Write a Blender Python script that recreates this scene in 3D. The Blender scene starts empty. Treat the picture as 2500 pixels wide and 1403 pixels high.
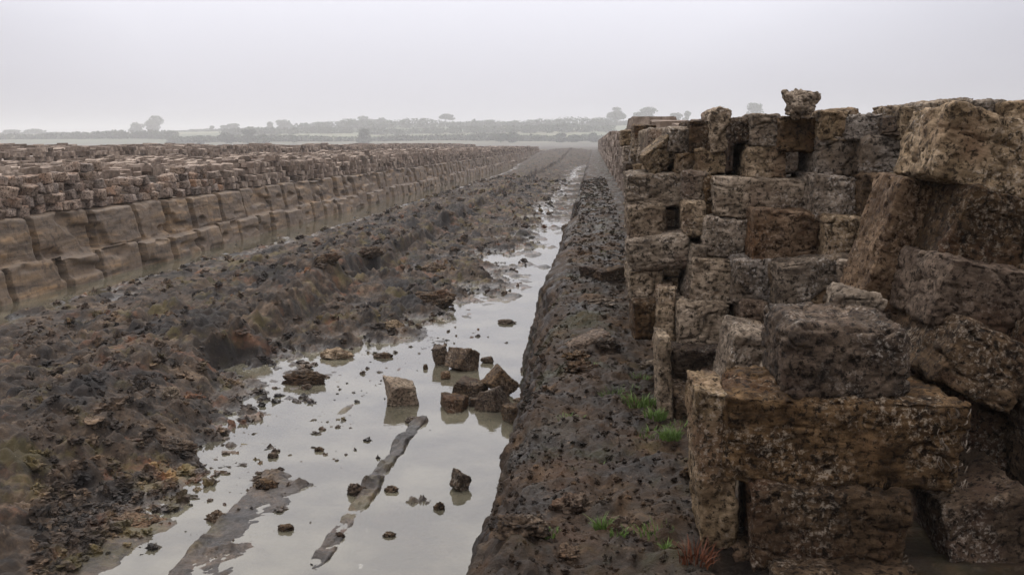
import bpy, math, random
import numpy as np
from mathutils import Matrix, Vector, Euler

# ------------------------------------------------------------------ camera, sky, sun, exposure
scene = bpy.context.scene
COL = scene.collection
FPX = 2400.0                      # focal length in pixels of the 2500 px wide photograph
BZ = 0.85                         # top of the right bank
CAMZ = 1.7                        # camera height above the ditch water
cam_d = bpy.data.cameras.new('camera'); cam = bpy.data.objects.new('camera', cam_d); COL.objects.link(cam)
cam.location = (0, 0, CAMZ)
cam.rotation_euler = (math.radians(90 - 8.33), 0, math.radians(4.71))
cam_d.sensor_width = 36; cam_d.lens = 36 * FPX / 2500
cam_d.clip_start = 0.05; cam_d.clip_end = 6000
scene.camera = cam
CM = cam.rotation_euler.to_matrix()

SUN_EL, SUN_ROT = math.radians(52), math.radians(-14)
world = bpy.data.worlds.new('World'); scene.world = world; world.use_nodes = True
nt = world.node_tree; nt.nodes.clear()
def N(t, typ, **kw):
    n = t.nodes.new(typ)
    for k, v in kw.items(): setattr(n, k, v)
    return n
out = N(nt, 'ShaderNodeOutputWorld'); bg = N(nt, 'ShaderNodeBackground'); bg.inputs['Strength'].default_value = 0.12
sky = N(nt, 'ShaderNodeTexSky', sky_type='NISHITA'); sky.sun_disc = False
sky.sun_elevation = SUN_EL; sky.sun_rotation = SUN_ROT; sky.dust_density = 4
tc = N(nt, 'ShaderNodeTexCoord')
dotn = N(nt, 'ShaderNodeVectorMath', operation='DOT_PRODUCT')
nrm = N(nt, 'ShaderNodeVectorMath', operation='NORMALIZE')
nt.links.new(tc.outputs['Generated'], nrm.inputs[0]); nt.links.new(nrm.outputs[0], dotn.inputs[0])
gd = Vector((-0.16, 1, 0.42)).normalized(); dotn.inputs[1].default_value = gd
mr = N(nt, 'ShaderNodeMapRange', interpolation_type='SMOOTHSTEP'); mr.inputs['From Min'].default_value = 0.78; mr.inputs['From Max'].default_value = 1.0
mr.inputs['To Min'].default_value = 0.0; mr.inputs['To Max'].default_value = 1.0
nt.links.new(dotn.outputs['Value'], mr.inputs['Value'])
mp = N(nt, 'ShaderNodeMapping'); mp.inputs['Scale'].default_value = (1.3, 1.3, 5.0)
nt.links.new(nrm.outputs[0], mp.inputs['Vector'])
ns = N(nt, 'ShaderNodeTexNoise'); ns.inputs['Scale'].default_value = 1.6; ns.inputs['Detail'].default_value = 4; ns.inputs['Roughness'].default_value = 0.45
nt.links.new(mp.outputs[0], ns.inputs['Vector'])
ad = N(nt, 'ShaderNodeMath', operation='MULTIPLY_ADD'); ad.inputs[1].default_value = 0.55; nt.links.new(ns.outputs['Fac'], ad.inputs[0]); nt.links.new(mr.outputs[0], ad.inputs[2])
cr = N(nt, 'ShaderNodeMix', data_type='RGBA'); cr.clamp_factor = True
nt.links.new(ad.outputs[0], cr.inputs[0])
cr.inputs[6].default_value = (4.5, 4.5, 5.15, 1); cr.inputs[7].default_value = (8.5, 8.5, 9.35, 1)
mx = N(nt, 'ShaderNodeMix', data_type='RGBA'); mx.inputs[0].default_value = 0.95
nt.links.new(sky.outputs[0], mx.inputs[6]); nt.links.new(cr.outputs[2], mx.inputs[7])
sepw = N(nt, 'ShaderNodeSeparateXYZ'); nt.links.new(nrm.outputs[0], sepw.inputs[0])
cie = N(nt, 'ShaderNodeMapRange'); cie.inputs['From Min'].default_value = 0; cie.inputs['From Max'].default_value = 1; cie.inputs['To Min'].default_value = 0.45; cie.inputs['To Max'].default_value = 2.5
nt.links.new(sepw.outputs[2], cie.inputs['Value'])
scl = N(nt, 'ShaderNodeVectorMath', operation='SCALE'); nt.links.new(mx.outputs[2], scl.inputs[0]); nt.links.new(cie.outputs[0], scl.inputs['Scale'])
# cloud deck overhead is a little warmer than the lavender horizon
tint = N(nt, 'ShaderNodeMix', data_type='RGBA', blend_type='MULTIPLY'); tint.inputs[7].default_value = (1.03, .99, .91, 1)
tf = N(nt, 'ShaderNodeMapRange'); tf.inputs['From Min'].default_value = 0.25; tf.inputs['From Max'].default_value = 0.6; nt.links.new(sepw.outputs[2], tf.inputs['Value'])
nt.links.new(tf.outputs[0], tint.inputs[0]); nt.links.new(scl.outputs[0], tint.inputs[6]); nt.links.new(tint.outputs[2], bg.inputs['Color']); nt.links.new(bg.outputs[0], out.inputs[0])

sl = bpy.data.lights.new('sun', 'SUN'); sl.energy = 1.4; sl.angle = math.radians(35); sl.color = (1, 0.975, 0.94)
so = bpy.data.objects.new('sun', sl); COL.objects.link(so)
sd = Vector((math.sin(SUN_ROT) * math.cos(SUN_EL), math.cos(SUN_ROT) * math.cos(SUN_EL), math.sin(SUN_EL)))
so.rotation_euler = sd.to_track_quat('Z', 'Y').to_euler()
scene.view_settings.view_transform = 'Standard'; scene.view_settings.look = 'None'
scene.view_settings.gamma = 1; scene.view_settings.exposure = 0.30
scene.cycles.volume_bounces = 2
scene.cycles.transparent_max_bounces = 12

# ------------------------------------------------------------------ helpers
rng = np.random.default_rng(7); random.seed(7)
def at(u, v, Y):
    """photo pixel (2500 x 1403) at world distance Y -> world point"""
    d = CM @ Vector((u - 1250, 701.5 - v, -FPX)); d = d * (Y / d.y)
    return Vector((0, 0, CAMZ)) + d
def tag(o, label=None, cat=None, group=None, kind=None):
    if label: o['label'] = label
    if cat: o['category'] = cat
    if group: o['group'] = group
    if kind: o['kind'] = kind
    return o
def mesh_np(name, V, F, smooth=True):
    """V (n,3), F (m,3|4) arrays -> mesh"""
    V = np.ascontiguousarray(V, dtype=np.float32); F = np.ascontiguousarray(F, dtype=np.int32)
    me = bpy.data.meshes.new(name); k = F.shape[1]
    me.vertices.add(len(V)); me.vertices.foreach_set('co', V.ravel())
    me.loops.add(F.size); me.loops.foreach_set('vertex_index', F.ravel())
    me.polygons.add(len(F)); me.polygons.foreach_set('loop_start', np.arange(len(F), dtype=np.int32) * k)
    me.polygons.foreach_set('loop_total', np.full(len(F), k, dtype=np.int32))
    me.polygons.foreach_set('use_smooth', np.full(len(F), smooth, dtype=bool))
    me.update(calc_edges=True); me.validate()
    return me
def obj(name, me, mat, parent=None):
    o = bpy.data.objects.new(name, me); COL.objects.link(o)
    if mat and not me.materials: me.materials.append(mat)
    if parent: o.parent = parent
    return o
def hsh(i, j, k, s):
    n = (i.astype(np.int64) * 374761393 + j.astype(np.int64) * 668265263 + k.astype(np.int64) * 2147483647 + s * 1274126177) & 0xffffffff
    n = ((n ^ (n >> 13)) * 1274126177) & 0xffffffff
    n = ((n ^ (n >> 16)) * 2246822519) & 0xffffffff
    return ((n ^ (n >> 15)) & 0xffffff) / float(0xffffff)
def noise2(x, y, s=0):
    i = np.floor(x); j = np.floor(y); fx = x - i; fy = y - j
    fx = fx * fx * (3 - 2 * fx); fy = fy * fy * (3 - 2 * fy); z = np.zeros_like(i)
    a = hsh(i, j, z, s); b = hsh(i + 1, j, z, s); c = hsh(i, j + 1, z, s); d = hsh(i + 1, j + 1, z, s)
    return (a + (b - a) * fx) * (1 - fy) + (c + (d - c) * fx) * fy * 1.0 - 0.5
def fbm2(x, y, o=4, s=0, g=0.5):
    r = 0; a = 1
    for q in range(o):
        r = r + a * noise2(x * 2 ** q + 17.3 * q, y * 2 ** q - 9.1 * q, s + q); a *= g
    return r
def noise3(x, y, z, s=0):
    i = np.floor(x); j = np.floor(y); k = np.floor(z); fx = x - i; fy = y - j; fz = z - k
    fx = fx * fx * (3 - 2 * fx); fy = fy * fy * (3 - 2 * fy); fz = fz * fz * (3 - 2 * fz)
    r = 0
    for dz, wz in ((0, 1 - fz), (1, fz)):
        for dy, wy in ((0, 1 - fy), (1, fy)):
            for dx, wx in ((0, 1 - fx), (1, fx)):
                r = r + hsh(i + dx, j + dy, k + dz, s) * wx * wy * wz
    return r - 0.5
def fbm3(x, y, z, o=4, s=0, g=0.5):
    r = 0; a = 1
    for q in range(o):
        r = r + a * noise3(x * 2 ** q + 3.3 * q, y * 2 ** q, z * 2 ** q - 5.1 * q, s + q); a *= g
    return r
def clods(x, y, cell, s=0):
    """lumpy worley domes 0..1 and per-lump random"""
    X = x / cell; Y = y / cell; i = np.floor(X); j = np.floor(Y)
    best = np.full_like(X, 9.0); bh = np.zeros_like(X); sec = np.full_like(X, 9.0)
    z = np.zeros_like(i)
    for dx in (-1, 0, 1):
        for dy in (-1, 0, 1):
            a = i + dx; b = j + dy
            px = a + hsh(a, b, z, s); py = b + hsh(a, b, z, s + 1)
            d = np.hypot(X - px, Y - py); h = hsh(a, b, z, s + 2)
            m = d < best
            sec = np.where(m, best, np.minimum(sec, d)); best = np.where(m, d, best); bh = np.where(m, h, bh)
    edge = np.clip((sec - best) * 2.2, 0, 1)
    return np.sqrt(edge) * bh, bh
def grid_faces(r, c):
    i = np.arange(r - 1)[:, None] * c + np.arange(c - 1)[None, :]
    return np.stack([i, i + 1, i + c + 1, i + c], -1).reshape(-1, 4)
def lerp_tab(v, tab):
    t = np.array(tab, dtype=float); return np.interp(v, t[:, 0], t[:, 1])
def sstep(a, b, x):
    t = np.clip((x - a) / (b - a), 0, 1); return t * t * (3 - 2 * t)

# ------------------------------------------------------------------ materials
def new_mat(name):
    m = bpy.data.materials.new(name); m.use_nodes = True; t = m.node_tree
    b = t.nodes['Principled BSDF']; return m, t, b
def ramp(t, fac, stops):
    r = N(t, 'ShaderNodeValToRGB'); e = r.color_ramp.elements
    while len(e) < len(stops): e.new(0.5)
    for q, (p, c) in enumerate(stops): e[q].position = p; e[q].color = (*c, 1)
    t.links.new(fac, r.inputs[0]); return r.outputs[0]
def tnoise(t, vec, scale, detail=6, rough=0.6, dist=0.0):
    n = N(t, 'ShaderNodeTexNoise'); n.inputs['Scale'].default_value = scale; n.inputs['Detail'].default_value = detail
    n.inputs['Roughness'].default_value = rough; n.inputs['Distortion'].default_value = dist
    if vec is not None: t.links.new(vec, n.inputs['Vector'])
    return n.outputs['Fac']
def mixc(t, fac, a, b, mode='MIX'):
    m = N(t, 'ShaderNodeMix', data_type='RGBA', blend_type=mode)
    for sock, v in ((m.inputs[0], fac), (m.inputs[6], a), (m.inputs[7], b)):
        if isinstance(v, (int, float)): sock.default_value = v
        elif isinstance(v, tuple): sock.default_value = (*v, 1)
        else: t.links.new(v, sock)
    return m.outputs[2]
def mapr(t, v, a, b, c=0.0, d=1.0, smooth=True):
    m = N(t, 'ShaderNodeMapRange'); m.interpolation_type = 'SMOOTHSTEP' if smooth else 'LINEAR'
    m.inputs['From Min'].default_value = a; m.inputs['From Max'].default_value = b
    m.inputs['To Min'].default_value = c; m.inputs['To Max'].default_value = d
    t.links.new(v, m.inputs['Value']); return m.outputs[0]
def bump(t, b, hs):
    prev = None
    for h, dist, st in hs:
        n = N(t, 'ShaderNodeBump'); n.inputs['Distance'].default_value = dist; n.inputs['Strength'].default_value = st
        t.links.new(h, n.inputs['Height'])
        if prev is not None: t.links.new(prev, n.inputs['Normal'])
        prev = n.outputs[0]
    t.links.new(prev, b.inputs['Normal'])

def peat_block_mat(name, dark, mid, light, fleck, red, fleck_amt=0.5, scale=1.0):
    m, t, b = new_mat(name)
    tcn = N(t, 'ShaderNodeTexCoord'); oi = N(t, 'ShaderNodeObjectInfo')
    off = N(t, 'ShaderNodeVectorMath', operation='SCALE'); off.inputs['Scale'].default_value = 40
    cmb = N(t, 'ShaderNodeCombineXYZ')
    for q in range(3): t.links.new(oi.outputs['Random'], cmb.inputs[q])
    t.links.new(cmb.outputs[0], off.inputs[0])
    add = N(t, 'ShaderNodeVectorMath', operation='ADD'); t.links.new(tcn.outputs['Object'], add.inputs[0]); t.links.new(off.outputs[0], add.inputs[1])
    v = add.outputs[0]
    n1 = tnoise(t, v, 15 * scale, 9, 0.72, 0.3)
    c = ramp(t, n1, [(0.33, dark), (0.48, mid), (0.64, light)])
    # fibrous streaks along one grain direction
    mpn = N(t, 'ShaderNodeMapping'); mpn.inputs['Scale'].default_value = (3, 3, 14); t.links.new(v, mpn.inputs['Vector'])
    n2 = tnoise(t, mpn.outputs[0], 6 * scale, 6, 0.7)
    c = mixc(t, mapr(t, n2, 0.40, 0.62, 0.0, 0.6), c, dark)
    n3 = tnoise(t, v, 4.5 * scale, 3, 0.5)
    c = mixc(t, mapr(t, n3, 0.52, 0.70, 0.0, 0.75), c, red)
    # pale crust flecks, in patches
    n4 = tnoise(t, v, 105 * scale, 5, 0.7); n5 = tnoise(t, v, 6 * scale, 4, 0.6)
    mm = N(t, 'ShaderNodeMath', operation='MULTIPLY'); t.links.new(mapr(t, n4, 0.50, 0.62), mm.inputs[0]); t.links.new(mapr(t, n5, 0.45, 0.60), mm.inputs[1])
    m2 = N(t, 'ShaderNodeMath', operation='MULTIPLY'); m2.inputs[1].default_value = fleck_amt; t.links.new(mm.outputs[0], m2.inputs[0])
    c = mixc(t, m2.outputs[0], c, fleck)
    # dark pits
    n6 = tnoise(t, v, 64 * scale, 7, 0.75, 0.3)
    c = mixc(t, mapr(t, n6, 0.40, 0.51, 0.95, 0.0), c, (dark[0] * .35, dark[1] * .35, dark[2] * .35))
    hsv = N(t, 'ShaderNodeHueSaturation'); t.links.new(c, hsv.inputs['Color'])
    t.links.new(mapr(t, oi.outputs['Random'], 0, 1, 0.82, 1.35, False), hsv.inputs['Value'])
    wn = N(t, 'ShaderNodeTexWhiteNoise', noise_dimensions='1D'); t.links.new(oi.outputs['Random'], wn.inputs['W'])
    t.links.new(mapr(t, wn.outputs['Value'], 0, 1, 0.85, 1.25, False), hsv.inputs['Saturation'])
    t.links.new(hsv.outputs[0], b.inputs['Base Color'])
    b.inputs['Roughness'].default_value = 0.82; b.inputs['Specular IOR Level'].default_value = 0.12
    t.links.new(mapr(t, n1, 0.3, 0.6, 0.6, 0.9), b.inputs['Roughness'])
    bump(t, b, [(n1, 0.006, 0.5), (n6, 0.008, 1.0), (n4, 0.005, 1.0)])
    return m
M = {}
M['tan'] = peat_block_mat('peat_tan', (.060, .042, .026), (.23, .175, .118), (.41, .325, .235), (.50, .44, .37), (.15, .10, .068))
M['grey'] = peat_block_mat('peat_grey', (.055, .042, .031), (.20, .158, .118), (.36, .30, .235), (.46, .42, .37), (.14, .095, .055), 0.8)
M['rust'] = peat_block_mat('peat_rust', (.050, .028, .016), (.14, .100, .068), (.25, .18, .125), (.40, .32, .25), (.15, .085, .048), 0.5)
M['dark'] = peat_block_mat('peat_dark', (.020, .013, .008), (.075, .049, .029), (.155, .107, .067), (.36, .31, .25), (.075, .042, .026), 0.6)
M['sod'] = peat_block_mat('peat_sod', (.09, .066, .050), (.27, .21, .165), (.39, .315, .255), (.50, .44, .38), (.23, .14, .09), 0.4, 0.6)
# (the merged far sods have one Object random, so give them face-scale variation by position)
def sod_mass_mat():
    m, t, b = new_mat('peat_sod_mass')
    g = N(t, 'ShaderNodeNewGeometry'); P = g.outputs['Position']
    isl = g.outputs['Random Per Island']
    c = ramp(t, isl, [(0, (.10, .075, .056)), (0.3, (.22, .168, .128)), (0.7, (.31, .245, .19)), (1, (.42, .34, .27))])
    n = tnoise(t, P, 14, 6, 0.65)
    c = mixc(t, mapr(t, n, 0.35, 0.62, 0.6, 0.0), c, (.05, .035, .026))
    n2 = tnoise(t, P, 0.9, 4, 0.6)
    c = mixc(t, mapr(t, n2, 0.45, 0.7, 0.0, 0.45), c, (.13, .085, .06))
    t.links.new(c, b.inputs['Base Color']); b.inputs['Roughness'].default_value = 0.9; b.inputs['Specular IOR Level'].default_value = 0.2
    bump(t, b, [(n, 0.02, 0.8)])
    return m
M['mass'] = sod_mass_mat()

def mud_mat(name, wet=0.5, moss=0.5, bankish=False):
    m, t, b = new_mat(name)
    g = N(t, 'ShaderNodeNewGeometry'); P = g.outputs['Position']
    n1 = tnoise(t, P, 5.0, 8, 0.7, 0.4); n2 = tnoise(t, P, 22, 8, 0.72, 0.3); n3 = tnoise(t, P, 1.3, 4, 0.6); n4 = tnoise(t, P, 85, 5, 0.7)
    c = ramp(t, n1, [(0.34, (.007, .006, .005)), (0.44, (.022, .016, .011)), (0.55, (.068, .047, .030)), (0.67, (.17, .12, .076))])
    c = mixc(t, mapr(t, n2, 0.42, 0.56, 0.0, 0.5), c, (.034, .026, .020))
    c = mixc(t, mapr(t, n2, 0.56, 0.70, 0.0, 0.75), c, (.19, .145, .105))
    nr = tnoise(t, P, 3.1, 5, 0.65)
    c = mixc(t, mapr(t, nr, 0.56, 0.70, 0.0, 0.35 if bankish else 0.7), c, (.13, .075, .045) if bankish else (.17, .08, .042))
    # moss / algae films
    mp1 = N(t, 'ShaderNodeMapping'); mp1.inputs['Location'].default_value = (11, 4, 2); t.links.new(P, mp1.inputs['Vector'])
    nm = tnoise(t, mp1.outputs[0], 2.2, 6, 0.7)
    c = mixc(t, mapr(t, nm, 0.52, 0.64, 0.0, moss), c, (.13, .108, .030) if not bankish else (.05, .06, .02))
    if not bankish:   # broad red-brown against black peat zones
        c = mixc(t, mapr(t, n3, 0.38, 0.50, 0.8, 0.0), c, (.010, .009, .009))
    else:
        nl = tnoise(t, P, 2.6, 5, 0.7)
        c = mixc(t, mapr(t, nl, 0.52, 0.64, 0.0, 0.5), c, (.085, .080, .068))
    isl = g.outputs['Random Per Island']
    c = mixc(t, 1.0, c, ramp(t, isl, [(0, (.9, .9, .9) if bankish else (.6, .6, .6)), (.5, (1.1, 1.05, 1.0)), (1, (1.9, 1.75, 1.55))]), 'MULTIPLY')
    # pale gritty flecks
    c = mixc(t, mapr(t, n4, 0.62, 0.72, 0.0, 0.55), c, (.20, .17, .145))
    if bankish: c = mixc(t, 1.0, c, (.56, .53, .50), 'MULTIPLY')
    t.links.new(c, b.inputs['Base Color'])
    sep = N(t, 'ShaderNodeSeparateXYZ'); t.links.new(P, sep.inputs[0])
    if bankish:
        t.links.new(mapr(t, n1, 0.35, 0.65, 0.45, 0.85), b.inputs['Roughness'])
    else:   # soaked close to the water line
        low = mapr(t, sep.outputs[2], 0.005, 0.055, 0.22, 0.70)
        mxx = N(t, 'ShaderNodeMath', operation='MULTIPLY_ADD'); mxx.inputs[1].default_value = 0.35; t.links.new(n2, mxx.inputs[0]); t.links.new(low, mxx.inputs[2])
        t.links.new(mxx.outputs[0], b.inputs['Roughness'])
    b.inputs['Specular IOR Level'].default_value = wet
    bump(t, b, [(n1, 0.05, 0.5), (n2, 0.016, 0.8), (n4, 0.004, 0.8)])
    return m
M['mud'] = mud_mat('mud', 0.32, 0.42)
M['bank'] = mud_mat('bank_soil', 0.15, 0.45, True)

def cutface_mat():
    m, t, b = new_mat('cut_peat_face')
    g = N(t, 'ShaderNodeNewGeometry'); P = g.outputs['Position']
    mpn = N(t, 'ShaderNodeMapping'); mpn.inputs['Scale'].default_value = (1, 0.8, 7); t.links.new(P, mpn.inputs['Vector'])
    nb = tnoise(t, mpn.outputs[0], 1.6, 7, 0.62, 0.3); n2 = tnoise(t, P, 12, 7, 0.7); n3 = tnoise(t, P, 0.9, 3, 0.6)
    c = ramp(t, nb, [(0.32, (.040, .029, .021)), (0.46, (.125, .088, .056)), (0.56, (.19, .128, .072)), (0.70, (.29, .18, .085))])
    c = mixc(t, mapr(t, n3, 0.42, 0.6, 0.6, 0.0), c, (.12, .088, .060))
    c = mixc(t, mapr(t, n2, 0.36, 0.5, 0.7, 0.0), c, (.04, .028, .020))
    sep = N(t, 'ShaderNodeSeparateXYZ'); t.links.new(g.outputs['Normal'], sep.inputs[0])
    t.links.new(c, b.inputs['Base Color']); b.inputs['Roughness'].default_value = 0.7; b.inputs['Specular IOR Level'].default_value = 0.35
    bump(t, b, [(nb, 0.03, 0.6), (n2, 0.012, 0.8)])
    return m
M['cut'] = cutface_mat()

def water_mat():
    m, t, b = new_mat('ditch_water'); t.nodes.remove(b)
    o = t.nodes['Material Output']
    g = N(t, 'ShaderNodeNewGeometry'); P = g.outputs['Position']
    gl = N(t, 'ShaderNodeBsdfGlossy'); gl.inputs['Roughness'].default_value = 0.035; gl.inputs['Color'].default_value = (.93, .93, .92, 1)
    tr = N(t, 'ShaderNodeBsdfTransparent'); tr.inputs['Color'].default_value = (.62, .52, .40, 1)
    df = N(t, 'ShaderNodeBsdfDiffuse'); df.inputs['Color'].default_value = (.26, .24, .17, 1)
    silt = tnoise(t, P, 1.7, 4, 0.6)
    a = N(t, 'ShaderNodeMixShader'); t.links.new(mapr(t, silt, 0.35, 0.7, 0.22, 0.5), a.inputs[0]); t.links.new(tr.outputs[0], a.inputs[1]); t.links.new(df.outputs[0], a.inputs[2])
    fr = N(t, 'ShaderNodeFresnel'); fr.inputs['IOR'].default_value = 1.75
    mxs = N(t, 'ShaderNodeMixShader'); t.links.new(fr.outputs[0], mxs.inputs[0]); t.links.new(a.outputs[0], mxs.inputs[1]); t.links.new(gl.outputs[0], mxs.inputs[2])
    mpn = N(t, 'ShaderNodeMapping'); mpn.inputs['Scale'].default_value = (1, 2.2, 1); t.links.new(P, mpn.inputs['Vector'])
    w = tnoise(t, mpn.outputs[0], 9, 3, 0.5)
    # rain drop rings
    vo = N(t, 'ShaderNodeTexVoronoi', feature='F1'); vo.inputs['Scale'].default_value = 5.5; t.links.new(P, vo.inputs['Vector'])
    vsc = N(t, 'ShaderNodeMath', operation='MULTIPLY'); vsc.inputs[1].default_value = 85; t.links.new(vo.outputs['Distance'], vsc.inputs[0])
    sn = N(t, 'ShaderNodeMath', operation='SINE'); t.links.new(vsc.outputs[0], sn.inputs[0])
    fall = mapr(t, vo.outputs['Distance'], 0.02, 0.16, 1.0, 0.0)
    sc = N(t, 'ShaderNodeSeparateColor'); t.links.new(vo.outputs['Color'], sc.inputs[0])
    on = mapr(t, sc.outputs[0], 0.55, 0.6)
    p1 = N(t, 'ShaderNodeMath', operation='MULTIPLY'); t.links.new(sn.outputs[0], p1.inputs[0]); t.links.new(fall, p1.inputs[1])
    p2 = N(t, 'ShaderNodeMath', operation='MULTIPLY'); t.links.new(p1.outputs[0], p2.inputs[0]); t.links.new(on, p2.inputs[1])
    b1 = N(t, 'ShaderNodeBump'); b1.inputs['Distance'].default_value = 0.004; b1.inputs['Strength'].default_value = 0.25; t.links.new(w, b1.inputs['Height'])
    b2 = N(t, 'ShaderNodeBump'); b2.inputs['Distance'].default_value = 0.0012; b2.inputs['Strength'].default_value = 0.5; t.links.new(p2.outputs[0], b2.inputs['Height']); t.links.new(b1.outputs[0], b2.inputs['Normal'])
    for n in (gl, fr): t.links.new(b2.outputs[0], n.inputs['Normal'])
    t.links.new(mxs.outputs[0], o.inputs['Surface'])
    return m
M['water'] = water_mat()

def simple(name, c1, c2, scale, rough=0.9, spec=0.2, isl=False):
    m, t, b = new_mat(name); g = N(t, 'ShaderNodeNewGeometry')
    src = g.outputs['Random Per Island'] if isl else tnoise(t, g.outputs['Position'], scale, 5, 0.6)
    c = ramp(t, src, [(0.25 if not isl else 0, c1), (0.75 if not isl else 1, c2)])
    t.links.new(c, b.inputs['Base Color']); b.inputs['Roughness'].default_value = rough; b.inputs['Specular IOR Level'].default_value = spec
    return m
M['leaf'] = simple('tree_leaves', (.030, .045, .018), (.075, .10, .040), 1, isl=True)
M['hedge'] = simple('hedge_leaves', (.035, .048, .020), (.080, .10, .042), 1, isl=True)
M['bark'] = simple('bark', (.05, .04, .03), (.09, .075, .055), 4)
M['grass'] = simple('grass_blades', (.055, .10, .020), (.13, .20, .045), 1, 0.6, 0.3, True)
M['redgrass'] = simple('red_stems', (.075, .026, .014), (.15, .055, .025), 1, 0.7, 0.2, True)
M['straw'] = simple('dry_fibres', (.06, .045, .03), (.19, .155, .12), 1, 0.8, 0.2, True)
M['ground'] = simple('far_ground', (.045, .035, .026), (.09, .075, .05), 0.02)
def hill_mat():
    m, t, b = new_mat('hill_fields'); g = N(t, 'ShaderNodeNewGeometry'); P = g.outputs['Position']
    mpn = N(t, 'ShaderNodeMapping'); mpn.inputs['Scale'].default_value = (1, 0.6, 1); t.links.new(P, mpn.inputs['Vector'])
    vo = N(t, 'ShaderNodeTexVoronoi', feature='F1'); vo.inputs['Scale'].default_value = 0.0085; t.links.new(mpn.outputs[0], vo.inputs['Vector'])
    sc = N(t, 'ShaderNodeSeparateColor'); t.links.new(vo.outputs['Color'], sc.inputs[0])
    c = ramp(t, sc.outputs[0], [(0.1, (.07, .085, .04)), (0.45, (.10, .11, .055)), (0.75, (.16, .155, .085)), (1, (.12, .125, .065))])
    c = mixc(t, mapr(t, tnoise(t, P, 0.05, 6, 0.7), 0.4, 0.6, 0.35, 0.0), c, (.07, .10, .035))
    sep = N(t, 'ShaderNodeSeparateXYZ'); t.links.new(P, sep.inputs[0])
    c = mixc(t, mapr(t, sep.outputs[1], 330, 470, 1, 0), c, (.05, .042, .028))
    t.links.new(c, b.inputs['Base Color']); b.inputs['Roughness'].default_value = 0.95
    return m
M['hill'] = hill_mat()

# ------------------------------------------------------------------ terrain
o = obj('ground', mesh_np('ground', [(-1500, -400, -1.2), (1500, -400, -1.2), (1500, 1500, -1.2), (-1500, 1500, -1.2)], [(0, 1, 2, 3)]), M['ground']); tag(o, kind='structure')

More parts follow.
